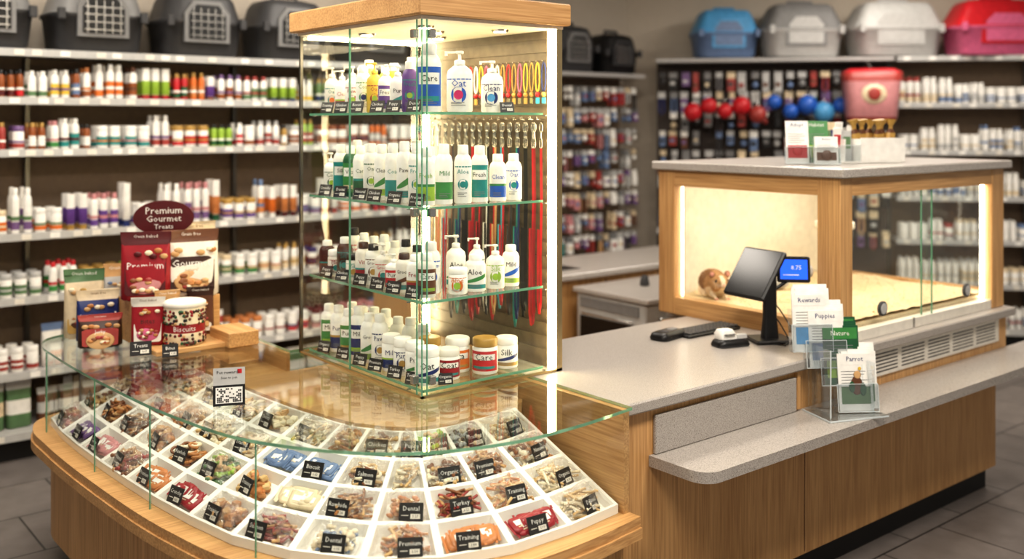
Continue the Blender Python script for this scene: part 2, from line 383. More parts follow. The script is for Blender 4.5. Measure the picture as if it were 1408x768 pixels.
for i in range(6): fill_row(mb,.03,3.15,RL[i]+.001,.22 if i>3 else .2,MR2@T(0,.05,0),['bottle','bottle','jar'],['white','mblue','white','lightgrey','white','beige'],'white',['white','white','lightgrey','mblue','beige','mred','white'])
mb.build('shelf_products')
mb=MB()
for i in range(11):
    x=.32+.13*i; z=1.88+.07*(i%2)+U(-.02,.02); c='red' if i<4 else 'blue'
    if i in(4,8): c='mred' if i==4 else 'sky'
    mb.sphere((x,-.10,z),U(.06,.085),c,MR0,14,10); mb.tube([(x,-.10,z+.05),(x,-.08,z+.16),(x,.295,z+.17)],.004,'metal',5,MR0)
mb.build('toy_balls')
mb=MB(); L=[(1.80,.34,.18),(1.84,.38,.24),(2.0,.40,.26),(2.12,.43,.26),(2.19,.46,.24),(2.22,.34,.14)]
mb.rrect(L,['mred','mpink','mpink','mred','red'],MR0@T(1.70,-.22,0)); mb.sphere((1.70,-.345,2.02),.1,'beige',MR0,16,8,(1,.2,.8)); mb.sphere((1.70,-.365,2.02),.05,'mred',MR0,12,8,(1,.2,1))
mb.tube([(1.70,-.22,2.21),(1.70,-.1,2.28),(1.70,.295,2.28)],.008,'metal',6,MR0); mb.build('pet_food_sack')

def carrier(name,M,w,d,h,top,bot,doorc='lightgrey',style=0):
    mb=MB()
    mb.rrect([(0,w*.86,d*.86),(.02,w*.92,d*.92),(h*.46,w,d),(h*.47,w*1.05,d*1.05),(h*.52,w*1.05,d*1.05)],bot,M,4,True,.25)
    if style==0: mb.rrect([(h*.52,w*1.04,d*1.04),(h*.56,w*.99,d*.99),(h*.84,w*.86,d*.9),(h*.93,w*.76,d*.8),(h*.97,w*.5,d*.5)],top,M,4,True,.28)
    else: mb.rrect([(h*.52,w*1.04,d*1.04),(h*.56,w*1.0,d*1.0),(h*.80,w*.86,d*.9),(h*.93,w*.78,d*.8),(h*.99,w*.7,d*.7),(h,w*.6,d*.6)],top,M,4,True,.18)
    mb.tube([(-w*.18,0,h*.94),(-w*.16,0,h*1.05),(w*.16,0,h*1.05),(w*.18,0,h*.94)],.014,'darkgrey' if style==0 else top,8,M)
    Md=M@T(0,-d*.5-.012,h*.2)
    dw,dh=w*.56,h*.62
    def arch(s_): return [(-dw*s_/2,0),(dw*s_/2,0),(dw*s_/2,dh*.7*s_),(dw*s_*.3,dh*s_),(-dw*s_*.3,dh*s_),(-dw*s_/2,dh*.7*s_)]
    vs=lambda poly,y:[(x,y,z) for x,z in poly]
    if style==0:
        mb.loft([vs(arch(1.0),-.004),vs(arch(1.0),.06)],doorc,Md,False); inner=[(x,-.008,z+dh*.08) for x,z in arch(.82)]
        mb.add(inner,[tuple(range(6))],'black',Md)
        for i in range(5):
            x=-dw*.32+dw*.16*i; mb.box(x-.003,x+.003,-.016,-.009,dh*.08,dh*.82,'metal',Md)
        for i in range(4): mb.box(-dw*.38,dw*.38,-.016,-.009,dh*(.15+.17*i),dh*(.15+.17*i)+.006,'metal',Md)
    else:
        mb.loft([vs(arch(.95),.012),vs(arch(.95),.08)],top,Md,False); inner=[(x,.008,z+dh*.08) for x,z in arch(.8)]
        mb.add(inner,[tuple(range(6))],bot,Md)
    for sx in(-1,1): mb.bbox(sx*w*.45-.02,sx*w*.45+.02,-d*.53-.02,-d*.5,h*.42,h*.58,'darkgrey' if style==0 else bot,.004,M)
    return mb.build(name)
xs=[.35,.95,1.55,2.15,2.75,3.4,4.0,4.55]
for i,x in enumerate(xs):
    carrier('pet_carrier',T(.2+x,5.98,2.197)@RZ(U(-.1,.1)),.5,.36,.40,C(['darkgrey','grey']) if i!=1 else 'grey','darkgrey','grey')
carrier('pet_carrier',T(5.42,5.98,2.201),.44,.3,.38,'darkgrey','darkgrey','grey'); carrier('pet_carrier',T(5.93,5.98,2.201),.42,.28,.34,'black','black','darkgrey')
for i,(x,w,c,c2) in enumerate([(.58,.52,'sky','mblue'),(1.2,.64,'grey','lightgrey'),(1.94,.72,'lightgrey','lightgrey'),(2.74,.78,'red','pink'),(3.6,.66,'grey','grey')]):
    carrier('cat_litter_box',MR0@T(x,.2,2.338)@RZ(.2),w,.38,.44 if i else .40,c,c2,c2,1)

# ------------------------------------------------------------------ corner glass treat case
ZL=.538
CP=[(2.33,2.255),(2.05,2.225),(1.8,2.235),(1.511,2.353),(1.243,2.71),(1.159,3.052),(1.106,3.592),(1.085,4.2),(1.095,4.42),(1.15,4.54),(1.27,4.59),(1.5,4.6),(1.8,4.6)]
def catmull(P_,n=14):
    out=[]
    Q=[Vector(p) for p in P_]; Q=[Q[0]*2-Q[1]]+Q+[Q[-1]*2-Q[-2]]
    for i in range(1,len(Q)-2):
        a,b,c,d=Q[i-1:i+3]
        l=(c-b).length; m0=((b-a)/max((b-a).length,1e-6)+(c-b)/l).normalized()*l; m1=((c-b)/l+(d-c)/max((d-c).length,1e-6)).normalized()*l
        for k in range(n):
            t=k/n; t2=t*t;t3=t2*t
            out.append((2*t3-3*t2+1)*b+(t3-2*t2+t)*m0+(-2*t3+3*t2)*c+(t3-t2)*m1)
    out.append(Q[-2]); return out
crv=catmull(CP)
cum=[0]
for i in range(1,len(crv)): cum.append(cum[-1]+(crv[i]-crv[i-1]).length)
S=cum[-1]
def cpt(s):
    s=max(0,min(S,s))
    for i in range(1,len(cum)):
        if cum[i]>=s:
            f=(s-cum[i-1])/(cum[i]-cum[i-1]); return crv[i-1].lerp(crv[i],f)
    return crv[-1]
def cnorm(s):
    t=(cpt(s+.04)-cpt(s-.04)).normalized(); return Vector((t.y,-t.x))
def off(s,t):
    n=cnorm(s); return cpt(s)+n*t
NS=90
def offpoly(t,close,s1=S):
    return [tuple(off(s1*i/NS,t)) for i in range(NS+1)]+close
case=empty('curved_glass_treat_case',(1.6,3.2,0))
def clos(e): return [(1.84,4.6-e),(1.84,3.68),(2.33,3.68),(2.33,2.4)]
mb=MB(); mb.prism(offpoly(.03,clos(.03)),.10,ZL-.068,'wood_v'); mb.build('base_body',case)
mb=MB(); mb.prism(offpoly(.10,clos(.1)),0,.10,'kick'); mb.build('toe_kick',case)
mb=MB(); mb.prism(offpoly(-.045,clos(-.045)),ZL-.068,ZL-.033,'wood_x'); mb.prism(offpoly(-.038,clos(-.038)),ZL-.033,ZL,'wood_x'); mb.build('wood_ledge',case)
mb=MB(); mb.prism(offpoly(.49,[(1.84,4.1),(1.84,3.68),(2.33,3.68),(2.33,2.8)],S*.78),ZL,.80,'wood_x'); mb.build('inner_deck',case)
mb=MB(); mb.box(2.305,2.33,2.265,3.0,ZL,.872,'wood_y'); mb.box(1.825,1.84,3.68,4.57,ZL,.872,'wood_y'); mb.build('end_panel',case)
mb=MB()
vs=[];fs=[]
for i in range(NS+1):
    p=off(S*i/NS,.008); vs+=[(p.x,p.y,ZL),(p.x,p.y,.872)]
for i in range(NS): fs.append((2*i,2*i+2,2*i+3,2*i+1))
mb.add(vs,fs,'glass',None,True)
for p in [(1.243,2.71),(1.135,3.27),(1.100,3.75),(1.09,4.35)]:
    best=min(range(400),key=lambda i:(cpt(S*i/400)-Vector(p)).length); q=off(S*best/400,.006)
    mb.box(q.x-.002,q.x+.002,q.y-.002,q.y+.002,ZL,.872,'glass_edge')
mb.build('glass_front',case,False)
mb=MB(); mb.prism(offpoly(-.004,[(1.84,4.6),(1.84,3.68),(2.33,3.68),(2.33,2.4)]),.872,.882,'glass','glass_edge'); mb.build('glass_top',case)
tr=MB(); goods=MB(); tags=MB(); film=MB()
NC=13; s0,s1=.03,S*.80
T_=[.03,.145,.26,.375,.49]
def zt(t): return ZL+.03+(t-.03)*.48
treat_types=['bone','stick','cube','packet','ring','chew','kib','stick','chew','bone']
tcol=[['kib1','kib2','tan'],['beige','bone','tan'],['brown','kib2','tan'],['kib1','tan','bone'],['mred','kib2','tan'],['tan','morange','kib3'],['bone','kib3','tan'],['kib2','kib1','bone'],['mblue','bone','beige'],['kib1','kib3','morange'],['kib3','kib2','bone'],['bone','kib3','beige'],['brown','lightgrey','beige'],['beige','bone','kib3'],['mgreen','lime','tan'],['kib1','kib2','tan']]
def piece(mb,M,ty,col):
    M=M@Matrix.Scale(1.3,4)
    if ty=='bone':
        mb.tube([(-.017,0,0),(.017,0,0)],.0042,col,6,M)
        for sx in(-1,1):
            for sy in(-1,1): mb.sphere((sx*.018,sy*.0045,0),.0058,col,M,6,4)
    elif ty=='stick': mb.tube([(-.024,0,0),(0,.002,.001),(.024,0,0)],.0034,col,6,M)
    elif ty=='cube': mb.bbox(-.009,.009,-.009,.009,-.006,.006,col,.002,M)
    elif ty=='packet':
        mb.rrect([(-.001,.056,.040),(.002,.060,.044),(.005,.056,.040),(.0065,.044,.030)],[col,col,col],M,3)
        mb.box(-.018,.018,-.004,.010,.0066,.0072,'white',M); mb.box(-.014,.010,-.010,-.007,.0066,.0070,'beige',M)
        for sx in(-1,1): mb.box(sx*.0325-.003,sx*.0325+.003,-.021,.021,.001,.002,col,M)
    elif ty=='ring':
        pts=[(.012*math.cos(a),.012*math.sin(a),0) for a in [k*math.pi/5 for k in range(11)]]; mb.tube(pts,.004,col,5,M)
    elif ty=='chew': mb.tube([(-.022,.004,0),(-.01,-.006,.003),(.004,.006,0),(.02,-.004,.002)],.004,col,5,M)
    else: mb.sphere((0,0,0),.008,col,M,7,5,(1,1,.6))
for ci in range(NC):
    sa=s0+(s1-s0)*ci/NC; sb=s0+(s1-s0)*(ci+1)/NC
    for ri in range(4):
        ta,tb=T_[ri],T_[ri+1]
        def pt(s,t,dz=0):
            q=off(s,t); return Vector((q.x,q.y,zt(t)+dz))
        O=[pt(sa,ta),pt(sb,ta),pt(sb,tb),pt(sa,tb)]
        cen=sum(O,Vector())/4
        I=[o.lerp(cen,.11) for o in O]
        D=[Vector((i.x,i.y,i.z-.035)) for i in I]; D=[d.lerp(sum(D,Vector())/4,.08) for d in D]
        vs=O+I+D; fs=[]
        for k in range(4):
            j=(k+1)%4; fs+=[(k,j,j+4,k+4),(k+4,j+4,j+8,k+8)]
        fs.append((8,9,10,11)); tr.add(vs,fs,'traywhite')
        if ri==0: tr.add([O[0],O[1],Vector((O[1].x,O[1].y,ZL+.001)),Vector((O[0].x,O[0].y,ZL+.001))],[(0,1,2,3)],'traywhite')
        if ri==3: tr.add([O[3],O[2],Vector((O[2].x,O[2].y,.80)),Vector((O[3].x,O[3].y,.80))],[(0,1,2,3)],'traywhite')
        ty=C(treat_types); cols=C(tcol)
        if ri==0 and R()<.4: ty='packet'; cols=[C(['crimson','mpink','navy','mgreen','mpurple','morange'])]
        elif ty=='packet': cols=[C(['mred','mblue','beige','mgreen','tan','mpurple'])]
        xa=(O[1]-O[0]).normalized()
        ww=(I[1]-I[0]).length
        n=dict(bone=24,stick=38,cube=44,packet=6,ring=30,chew=36,kib=80)[ty]
        n=int(n*(ww/.16))+2
        for k in range(n):
            a,b2=U(.17,.83),U(.17,.83); layer=k/n
            if ty=='packet': a=.2+.6*layer; b2=U(.35,.6)
            base=D[0].lerp(D[1],a).lerp(D[3].lerp(D[2],a),b2)
            q=max(abs(a-.5),abs(b2-.5))*2
            hz=.008+layer*.044*(1-.75*q*q)
            M=T(base.x,base.y,base.z+hz)@RZ(U(0,6.28))@RX(U(-.5,.5))@RY(U(-.4,.4))
            if ty=='packet': M=T(base.x,base.y,base.z+.026)@RZ(U(-.2,.2)+math.atan2(xa.y,xa.x)+math.pi)@RX(U(.45,.75))@RY(U(-.15,.15))
            piece(goods,M,ty,C(cols))
        if ty!='packet' and R()<.8:
            g_=9; vs=[];fs=[]
            ph=U(0,6)
            for i in range(g_):
                for j in range(g_):
                    a,b2=.05+.9*i/(g_-1),.05+.9*j/(g_-1); base=I[0].lerp(I[1],a).lerp(I[3].lerp(I[2],a),b2)
                    e=min(a,1-a,b2,1-b2); vs.append((base.x+U(-.004,.004),base.y+U(-.004,.004),base.z-.008+min(e,.28)*.14+U(-.006,.008)+.004*math.sin(i*1.7+ph)))
            for i in range(g_-1):
                for j in range(g_-1): fs.append((i*g_+j,(i+1)*g_+j,(i+1)*g_+j+1,i*g_+j+1))
            film.add(vs,fs,'plastic_film')
        if R()<.93:
            sm=sa+(sb-sa)*U(.35,.65); n_=cnorm(sm); q=off(sm,ta+.012)
            a=yaw_out(-n_.x,-n_.y)
            M=T(q.x,q.y,zt(ta+.012)-.004)@RZ(a+U(-.15,.15))@RX(-.42)
            tag(tags,M,.072,.052)
tr.build('white_tray',case,False)
goods.build('pet_treats'); film.build('treat_bag_film',case,False); tags.build('price_tags',case)

# ------------------------------------------------------------------ tall display cabinet
X0,X1,Y0,Y1=1.851,2.475,2.749,3.623; ZB,ZT=.883,2.155
cab=empty('glass_display_cabinet',((X0+X1)/2,(Y0+Y1)/2,ZB))
mb=MB(); mb.bbox(X0-.03,X1+.02,Y0-.03,Y1+.03,ZT,2.235,'wood_x',.005); mb.box(X0-.005,X1,Y0-.005,Y1,ZT-.012,ZT-.0005,'cream')
for (x,y) in[(2.0,2.95),(2.3,2.9),(2.0,3.35),(2.3,3.3),(2.15,3.1)]: mb.lathe([(.03,ZT-.02),(.034,ZT-.012)],'metal',T(x,y,0)); mb.lathe([(.022,ZT-.0215),(.022,ZT-.0205)],'downlight',T(x,y,0))
mb.build('crown',cab)
mb=MB()
mb.box(X0,X1,Y0,Y0+.01,ZB,ZB+.008,'brass'); mb.box(X0,X0+.01,Y0,Y1,ZB,ZB+.008,'brass'); mb.box(X0,X1,Y1-.01,Y1,ZB,ZB+.008,'brass')
mb.box(X1-.028,X1,Y0,Y0+.03,ZB,ZT,'brass'); mb.box(X1-.025,X1,Y1-.025,Y1,ZB,ZT,'brass'); mb.box(X0,X0+.012,Y1-.012,Y1,ZB,ZT,'steel_dark')
mb.build('frame',cab)
mb=MB(); mb.box(X1-.012,X1,Y0+.03,Y1-.025,ZB,ZT-.012,'slat')
z=ZB+.03
while z<ZT-.04: mb.box(X1-.016,X1-.0125,Y0+.03,Y1-.025,z,z+.035,'slat'); z+=.05
mb.build('slat_panel',cab)
mb=MB()
def sheet(vs,mat='glass'): mb.add(vs,[(0,1,2,3)],mat)
sheet([(X0,Y0+.004,ZB+.008),(X0,Y1,ZB+.008),(X0,Y1,ZT-.012),(X0,Y0+.004,ZT-.012)]); sheet([(X0+.004,Y0,ZB+.008),(X1-.03,Y0,ZB+.008),(X1-.03,Y0,ZT-.012),(X0+.004,Y0,ZT-.012)])
sheet([(X0,Y1,ZB+.01),(X1-.02,Y1,ZB+.01),(X1-.02,Y1,ZT-.012),(X0,Y1,ZT-.012)])
for (x,y) in[(X0,Y0),(X0,Y0+.03),(X0,Y0+.47),(X0+.0,Y0+.475),(X0+.02,Y0)]: mb.box(x-.002,x+.002,y-.002,y+.002,ZB+.01,ZT-.012,'glass_edge')
mb.build('glass_panels',cab,False)
mb=MB()
for z in(ZT-.06,1.5,ZB+.06):
    for (x,y) in[(X0-.006,Y0+.035),(X0+.035,Y0-.006)]: mb.bbox(x-.012,x+.012,y-.012,y+.012,z-.015,z+.015,'metal',.003)
mb.build('hinges',cab)
mb=MB()
mb.box(X1-.055,X1-.0305,Y0+.005,Y0+.02,ZB+.012,ZT-.012,'led'); mb.box(X1-.06,X1-.03,Y1-.05,Y1-.035,ZB+.012,ZT-.012,'led'); mb.box(X0+.03,X1-.06,Y1-.03,Y1-.02,ZT-.025,ZT-.0125,'led')
mb.build('led_strips',cab)
SH=[.905,1.20,1.515,1.835]
mb=MB()
for z in SH:
    mb.box(X0+.022,X1-.075,Y0+.025,Y1-.05,z-.009,z,'glass')
    mb.box(X0+.019,X0+.022,Y0+.022,Y1-.05,z-.009,z,'glass_edge'); mb.box(X0+.019,X1-.075,Y0+.022,Y0+.025,z-.009,z,'glass_edge')
    for (x,y) in[(X0+.006,Y0+.1),(X0+.006,Y1-.1),(X1-.09,Y0+.008)]: mb.lathe([(.008,z-.012),(.008,z-.0095)],'metal',T(x+.008,y,0),8)
mb.build('glass_shelves',cab,False)
mb=MB()
for z in SH:
    for k in range(6):
        y=Y0+.09+k*.125+U(-.015,.015); tag(mb,T(X0+.026,y,z+.001)@RZ(-math.pi/2+.35)@RX(-.3),.060,.044)
    for k in range(2): tag(mb,T(X0+.12+k*.27,Y0+.032,z+.001)@RZ(-.35)@RX(-.3),.052,.038) if (z<1.0 and k==0) or (z>1.8 and k==1) else None
mb.build('shelf_price_tags',cab)
BW=['Groom','Care','Coat','Fresh','Oat','Aloe','Vita','Pure','Clean','Paws','Silk','Mild']
def camyaw(x,y): return math.atan2(-x,y)+U(-.15,.15)
def put(mb,kind,x,y,z,h,r,body,lab,acc,cap='white'):
    M=T(x,y,z)@RZ(camyaw(x,y)); w=C(BW)
    if kind=='p': pump_bottle(mb,M,h,r,body,lab,acc,w)
    elif kind=='f': flip_bottle(mb,M,h,r,body,lab,acc,w,.8,cap)
    else: jar(mb,M,h,r,body,lab,acc,cap,w)
mb=MB(); z=SH[3]+.001
for (x,h,r,k,l,a) in[(1.945,.235,.042,'f','blue','teal'),(2.075,.225,.046,'p','blue','magenta'),(2.22,.195,.04,'p','navy','sky')]: put(mb,k,x,Y0+.095,z,h,r,'white',l,a)
for i in range(8):
    y=Y0+.2+i*.08; put(mb,'p' if i%2 else C(['f','p']),X0+.085,y,z,U(.17,.2),.029,C(['white','white','offwhite','yellow']) if i>1 else 'purple' if i==0 else 'white',C(['purple','crimson','green','yellow','teal']),C(['orange','lime','navy']))
for i in range(6): put(mb,'f',X0+.17+.02*(i%2),Y0+.26+i*.09,z,U(.18,.21),.029,C(['white','offwhite','yellow','lime']),C(['purple','green','crimson','blue']),C(['teal','orange']))
mb.build('shampoo_bottles')
mb=MB(); z=SH[2]+.001
for i in range(6): put(mb,'f',X0+.075+i*.078,Y0+.085+.006*(i%2),z,U(.185,.225) if i<4 else .17,.031,'white',C(['green','teal','lime']) if i<4 else 'blue',C(['teal','green']) ,'white')
for i in range(9): put(mb,'f' if i!=8 else 'p',X0+.085,Y0+.16+i*.076,z,U(.19,.22)-i*.003,.029,'white' if i!=6 else 'dgreen',C(['green','teal','dgreen','green','navy']),C(['lime','teal','beige']),'white')
for i in range(7): put(mb,'f',X0+.17,Y0+.2+i*.085,z,U(.19,.22),.029,C(['white','white','lime']),C(['green','blue']),'teal')
mb.build('conditioner_bottles')
mb=MB(); z=SH[1]+.001
for (x,y,k,h,r,l) in[(1.93,.09,'f',.15,.033,'brown'),(1.99,.15,'f',.18,.034,'blue'),(2.06,.085,'j',.09,.034,'orange'),(2.14,.09,'f',.13,.038,'green'),(2.12,.18,'p',.2,.036,'green'),(2.23,.09,'p',.165,.034,'lime'),(2.31,.1,'f',.15,.032,'blue'),(2.23,.2,'p',.18,.03,'teal')]:
    put(mb,k,x,Y0+y,z,h,r,'white' if l!='brown' else 'offwhite',l,C(['lime','teal']),'white')
for i in range(10):
    k=C(['f','j','f','p']); put(mb,k,X0+.08,Y0+.16+i*.07,z,.1 if k=='j' else U(.13,.165),.031,C(['white','white','offwhite','dbrown']) ,C(['crimson','teal','brown','green','red']),C(['gold','teal']),C(['white','black','dbrown','white']))
for i in range(8): put(mb,'f',X0+.165,Y0+.2+i*.075,z,U(.15,.18),.028,'white',C(['blue','red','green']),'teal',C(['white','black']))
mb.build('supplement_bottles')
mb=MB(); z=SH[0]+.001
for (x,y,h,r,l,cp) in[(1.93,.085,.125,.043,'navy','white'),(2.03,.1,.105,.04,'crimson','offwhite'),(2.12,.17,.12,.045,'orange','white'),(2.18,.085,.125,.046,'red','gold'),(2.29,.1,.11,.042,'navy','white'),(2.02,.2,.13,.04,'teal','gold')]:
    put(mb,'j',x,Y0+y,z,h,r,'white',l,C(['teal','gold']),cp)
for i in range(9):
    k='j' if i<3 else 'f'; put(mb,k,X0+.085,Y0+.17+i*.077,z,.13 if k=='j' else U(.16,.2),.034 if k=='j' else .032,'white',C(['navy','green','crimson','teal']),C(['gold','lime']),'white')
for i in range(7): put(mb,'f',X0+.175,Y0+.25+i*.085,z,U(.16,.19),.032,'white',C(['green','crimson']),'teal')
mb.build('vitamin_jars')
mb=MB()
LC=['red','crimson','red','black','black','navy','teal','darkgrey','brown','red','cyan','tan','red','black','white','maroon']
n=30
for i in range(n):
    y=Y0+.08+i*(Y1-Y0-.16)/n; x=X1-.035-.012*(i%2); c=LC[i%len(LC)]; zt0=1.80; zb=U(.98,1.1)
    mb.tube([(X1-.017,y,zt0+.01),(x-.02,y,zt0+.012),(x-.022,y,zt0+.022)],.0025,'metal',5)
    pts=[(x,y+.009*math.cos(a),zt0-.02+.018*math.sin(a)) for a in [k*math.pi/5 for k in range(11)]]; mb.tube(pts,.0025,'metal',5)
    mb.lathe([(.004,zt0-.06),(.005,zt0-.05),(.004,zt0-.037)],'metal',T(x,y,0),8)
    pts=[(x,y-.007*math.cos(a),zt0-.078+.02*math.sin(a)) for a in [k*math.pi/5 for k in range(11)]]; mb.tube(pts,.0022,'metal',5)
    mb.strip([(x,y,zt0-.095),(x+.003,y,1.5),(x-.002,y,1.3),(x,y,zb+.05),(x-.008,y,zb),(x-.016,y,zb+.05),(x-.014,y,1.4)],(0,.013,0),c)
mb.build('pet_leashes')
mb=MB()
for i in range(16):
    y=Y0+.07+i*.035; x=X1-.03; c=C(['red','gold','teal','yellow','pink','white','navy'])
    mb.tube([(X1-.017,y,2.03),(x-.008,y,2.03)],.002,'metal',5)
    pts=[(x,y+.012*math.cos(a),1.97+.055*math.sin(a)) for a in [k*math.pi/6 for k in range(13)]]; mb.tube(pts,.003,c,5)
    mb.sphere((x,y,1.905),.01,C(['gold','metal','red']),None,8,6); mb.bbox(x-.002,x+.002,y-.01,y+.01,1.87,1.893,C(['metal','gold','cyan']),.001)
mb.build('pet_collars')

# ------------------------------------------------------------------ service counter
ctr=empty('service_counter',(3.6,2.7,0))
mb=MB(); mb.box(2.345,4.95,2.31,3.12,.11,.66,'wood_v'); mb.box(2.345,5.06,2.31,3.12,.66,.84,'wood_v'); mb.box(3.62,5.06,3.12,3.3,.11,.84,'wood_v')
mb.box(3.29,3.31,2.296,2.3095,.69,.84,'wood_v'); mb.box(3.355,3.359,2.3088,2.3099,.12,.64,'brown')
mb.build('wood_body',ctr)
mb=MB(); mb.box(2.4,4.93,2.35,3.08,0,.11,'kick'); mb.build('toe_kick',ctr)
mb=MB(); mb.bbox(2.332,3.7,2.278,3.15,.841,.881,'stone',.006); mb.bbox(3.695,5.085,2.27,3.34,.841,.881,'stone',.006); mb.build('stone_top',ctr)
def rr_poly(x0,x1,y0,y1,r):
    pts=[(x1,y1),(x0,y1)]
    for k in range(9): a=math.pi+math.pi/2*k/8; pts.append((x0+r+r*math.cos(a),y0+r+r*math.sin(a)))
    for k in range(9): a=-math.pi/2+math.pi/2*k/8; pts.append((x1-r+r*math.cos(a),y0+r+r*math.sin(a)))
    return pts
mb=MB(); mb.prism(rr_poly(2.47,5.32,2.06,2.309,.07),.645,.682,'stone'); mb.bbox(2.49,3.285,2.295,2.3095,.683,.815,'stone',.003); mb.build('purse_ledge',ctr)
mb=MB(); mb.box(3.81,4.97,2.303,2.3095,.722,.832,'offwhite')
for g_ in range(5):
    xx=3.84+g_*.225
    for k in range(6): mb.box(xx,xx+.19,2.3018,2.3028,.738+k*.015,.743+k*.015,'darkgrey')
mb.build('vent_grille',ctr)

# ------------------------------------------------------------------ small animal enclosure
ex0,ex1,ey0,ey1=3.62,5.06,2.32,3.32
enc=empty('small_animal_enclosure',((ex0+ex1)/2,(ey0+ey1)/2,.882))
zb=.882
mb=MB()
mb.bbox(ex0,ex0+.09,ey0,ey0+.11,zb,1.57,'wood_v',.003); mb.bbox(ex0,ex0+.08,ey1-.1,ey1,zb,1.57,'wood_v',.003)
mb.bbox(ex1-.12,ex1,ey0,ey0+.06,zb,1.57,'wood_v',.003); mb.bbox(ex1-.08,ex1,ey1-.08,ey1,zb,1.57,'wood_v',.003)
mb.box(ex0+.003,ex0+.06,ey0+.11,ey1-.1,1.495,1.569,'wood_y'); mb.box(ex0+.09,ex1-.12,ey0+.003,ey0+.06,1.495,1.569,'wood_x')
mb.box(ex0+.003,ex0+.06,ey0+.11,ey1-.1,zb,.962,'wood_y'); mb.box(ex0+.09,ex1-.12,ey0+.006,ey0+.05,zb,.925,'offwhite')
mb.box(ex1-.06,ex1-.003,ey0+.06,ey1-.08,1.495,1.569,'wood_y'); mb.box(ex1-.06,ex1-.003,ey0+.06,ey1-.08,zb,.962,'wood_y')
mb.build('wood_frame',enc)
mb=MB(); mb.bbox(ex0-.025,ex1+.03,ey0-.03,ey1+.025,1.571,1.611,'stone',.005); mb.build('stone_top',enc)
mb=MB(); mb.box(ex0+.08,ex1-.08,ey1-.02,ey1-.005,zb,1.569,'cream'); mb.box(ex0+.06,ex1-.06,ey0+.06,ey1-.02,1.555,1.57,'cream'); mb.box(ex0+.061,ex1-.061,ey0+.061,ey1-.021,zb,.90,'cream'); mb.build('liner',enc)
mb=MB(); mb.box(ex0+.062,ex0+.075,ey0+.13,ey1-.12,1.53,1.545,'led_enc'); mb.box(ex0+.1,ex1-.14,ey0+.065,ey0+.08,1.53,1.545,'led_enc'); mb.box(ex1-.135,ex1-.125,ey0+.04,ey0+.055,.93,1.49,'led_enc')
mb.box(ex0+.05,ex0+.056,ey1-.112,ey1-.103,.965,1.49,'led_soft'); mb.build('led_strips',enc)
mb=MB()
mb.add([(ex0+.03,ey0+.11,.96),(ex0+.03,ey1-.1,.96),(ex0+.03,ey1-.1,1.5),(ex0+.03,ey0+.11,1.5)],[(0,1,2,3)],'glass')
mb.add([(ex1-.03,ey0+.06,.96),(ex1-.03,ey1-.08,.96),(ex1-.03,ey1-.08,1.5),(ex1-.03,ey0+.06,1.5)],[(0,1,2,3)],'glass')
xm=(ex0+.09+ex1-.12)/2
mb.add([(ex0+.09,ey0+.012,.9),(xm+.05,ey0+.012,.9),(xm+.05,ey0+.012,1.5),(ex0+.09,ey0+.012,1.5)],[(0,1,2,3)],'glass')
mb.add([(xm-.02,ey0+.024,.9),(ex1-.12,ey0+.024,.9),(ex1-.12,ey0+.024,1.5),(xm-.02,ey0+.024,1.5)],[(0,1,2,3)],'glass')
mb.box(xm+.048,xm+.052,ey0+.009,ey0+.015,.925,1.495,'glass_edge'); mb.box(xm-.022,xm-.018,ey0+.021,ey0+.027,.925,1.495,'glass_edge')
mb.build('sliding_glass',enc,False)
mb=MB()
for (x) in(3.94,4.68):
    M=T(x,ey0+.008,1.0)@RX(math.pi/2); mb.lathe([(.03,0),(.032,.004),(.032,.012),(.026,.014)],'darkgrey',M,20); mb.lathe([(.024,.0142),(.022,.016)],'lightgrey',M,20)
M=T(ex0+.028,2.50,1.17)@RY(-math.pi/2); mb.lathe([(.034,0),(.036,.006),(.03,.012),(.012,.014)],'offwhite',M,20)
mb.bbox(4.2,4.212,ey0+.002,ey0+.011,.86+.025,.93,'metal',.002)
mb.build('knobs',enc)
mb=MB(); n1,n2=40,28; vs=[];fs=[]
bx0,bx1,by0,by1=ex0+.0625,ex1-.0625,ey0+.0625,ey1-.0225
for i in range(n1+1):
    for j in range(n2+1): vs.append((bx0+(bx1-bx0)*i/n1,by0+(by1-by0)*j/n2,.955+U(-.003,.004)+.005*math.sin(i*.5)*math.sin(j*.4)))
for i in range(n1):
    for j in range(n2): fs.append((i*(n2+1)+j,(i+1)*(n2+1)+j,(i+1)*(n2+1)+j+1,i*(n2+1)+j+1))
mb.add(vs,fs,'shavings',None,True)
mb.box(bx0,bx1,by0,by1,.901,.94,'shavings')
for i in range(1600):
    M=T(U(bx0+.02,bx1-.02),U(by0+.01,by1-.02),.962+U(-.004,.004))@RZ(U(0,6.3))@RX(U(-.4,.4))
    w,l=U(.0015,.004),U(.004,.010); mb.add([(-l,-w,0),(0,-w,.003),(0,w,.003),(-l,w,0),(l,-w,-.001),(l,w,-.001)],[(0,1,2,3),(1,4,5,2)],C(['shavings','shavings','shavings','shavings','beige']),M)
mb.build('wood_shavings_bedding',enc,False)
mb=MB()
M=T(4.55,2.95,0); mb.lathe([(.09,1.25),(.1,1.255),(.1,1.285),(.09,1.29),(.085,1.262)],'offwhite',M,24); mb.lathe([(.03,1.29),(.045,1.3),(.04,1.32),(.01,1.325)],'cream',M,16)
mb.tube([(4.55,2.95,.972),(4.55,2.95,1.255)],.012,'lightgrey',10); mb.build('raised_food_dish')
mb=MB(); M=T(4.2,3.05,.972); mb.lathe([(.04,0),(.055,.01),(.06,.035),(.054,.035),(.045,.014)],'lightgrey',M,20); mb.build('water_bowl')

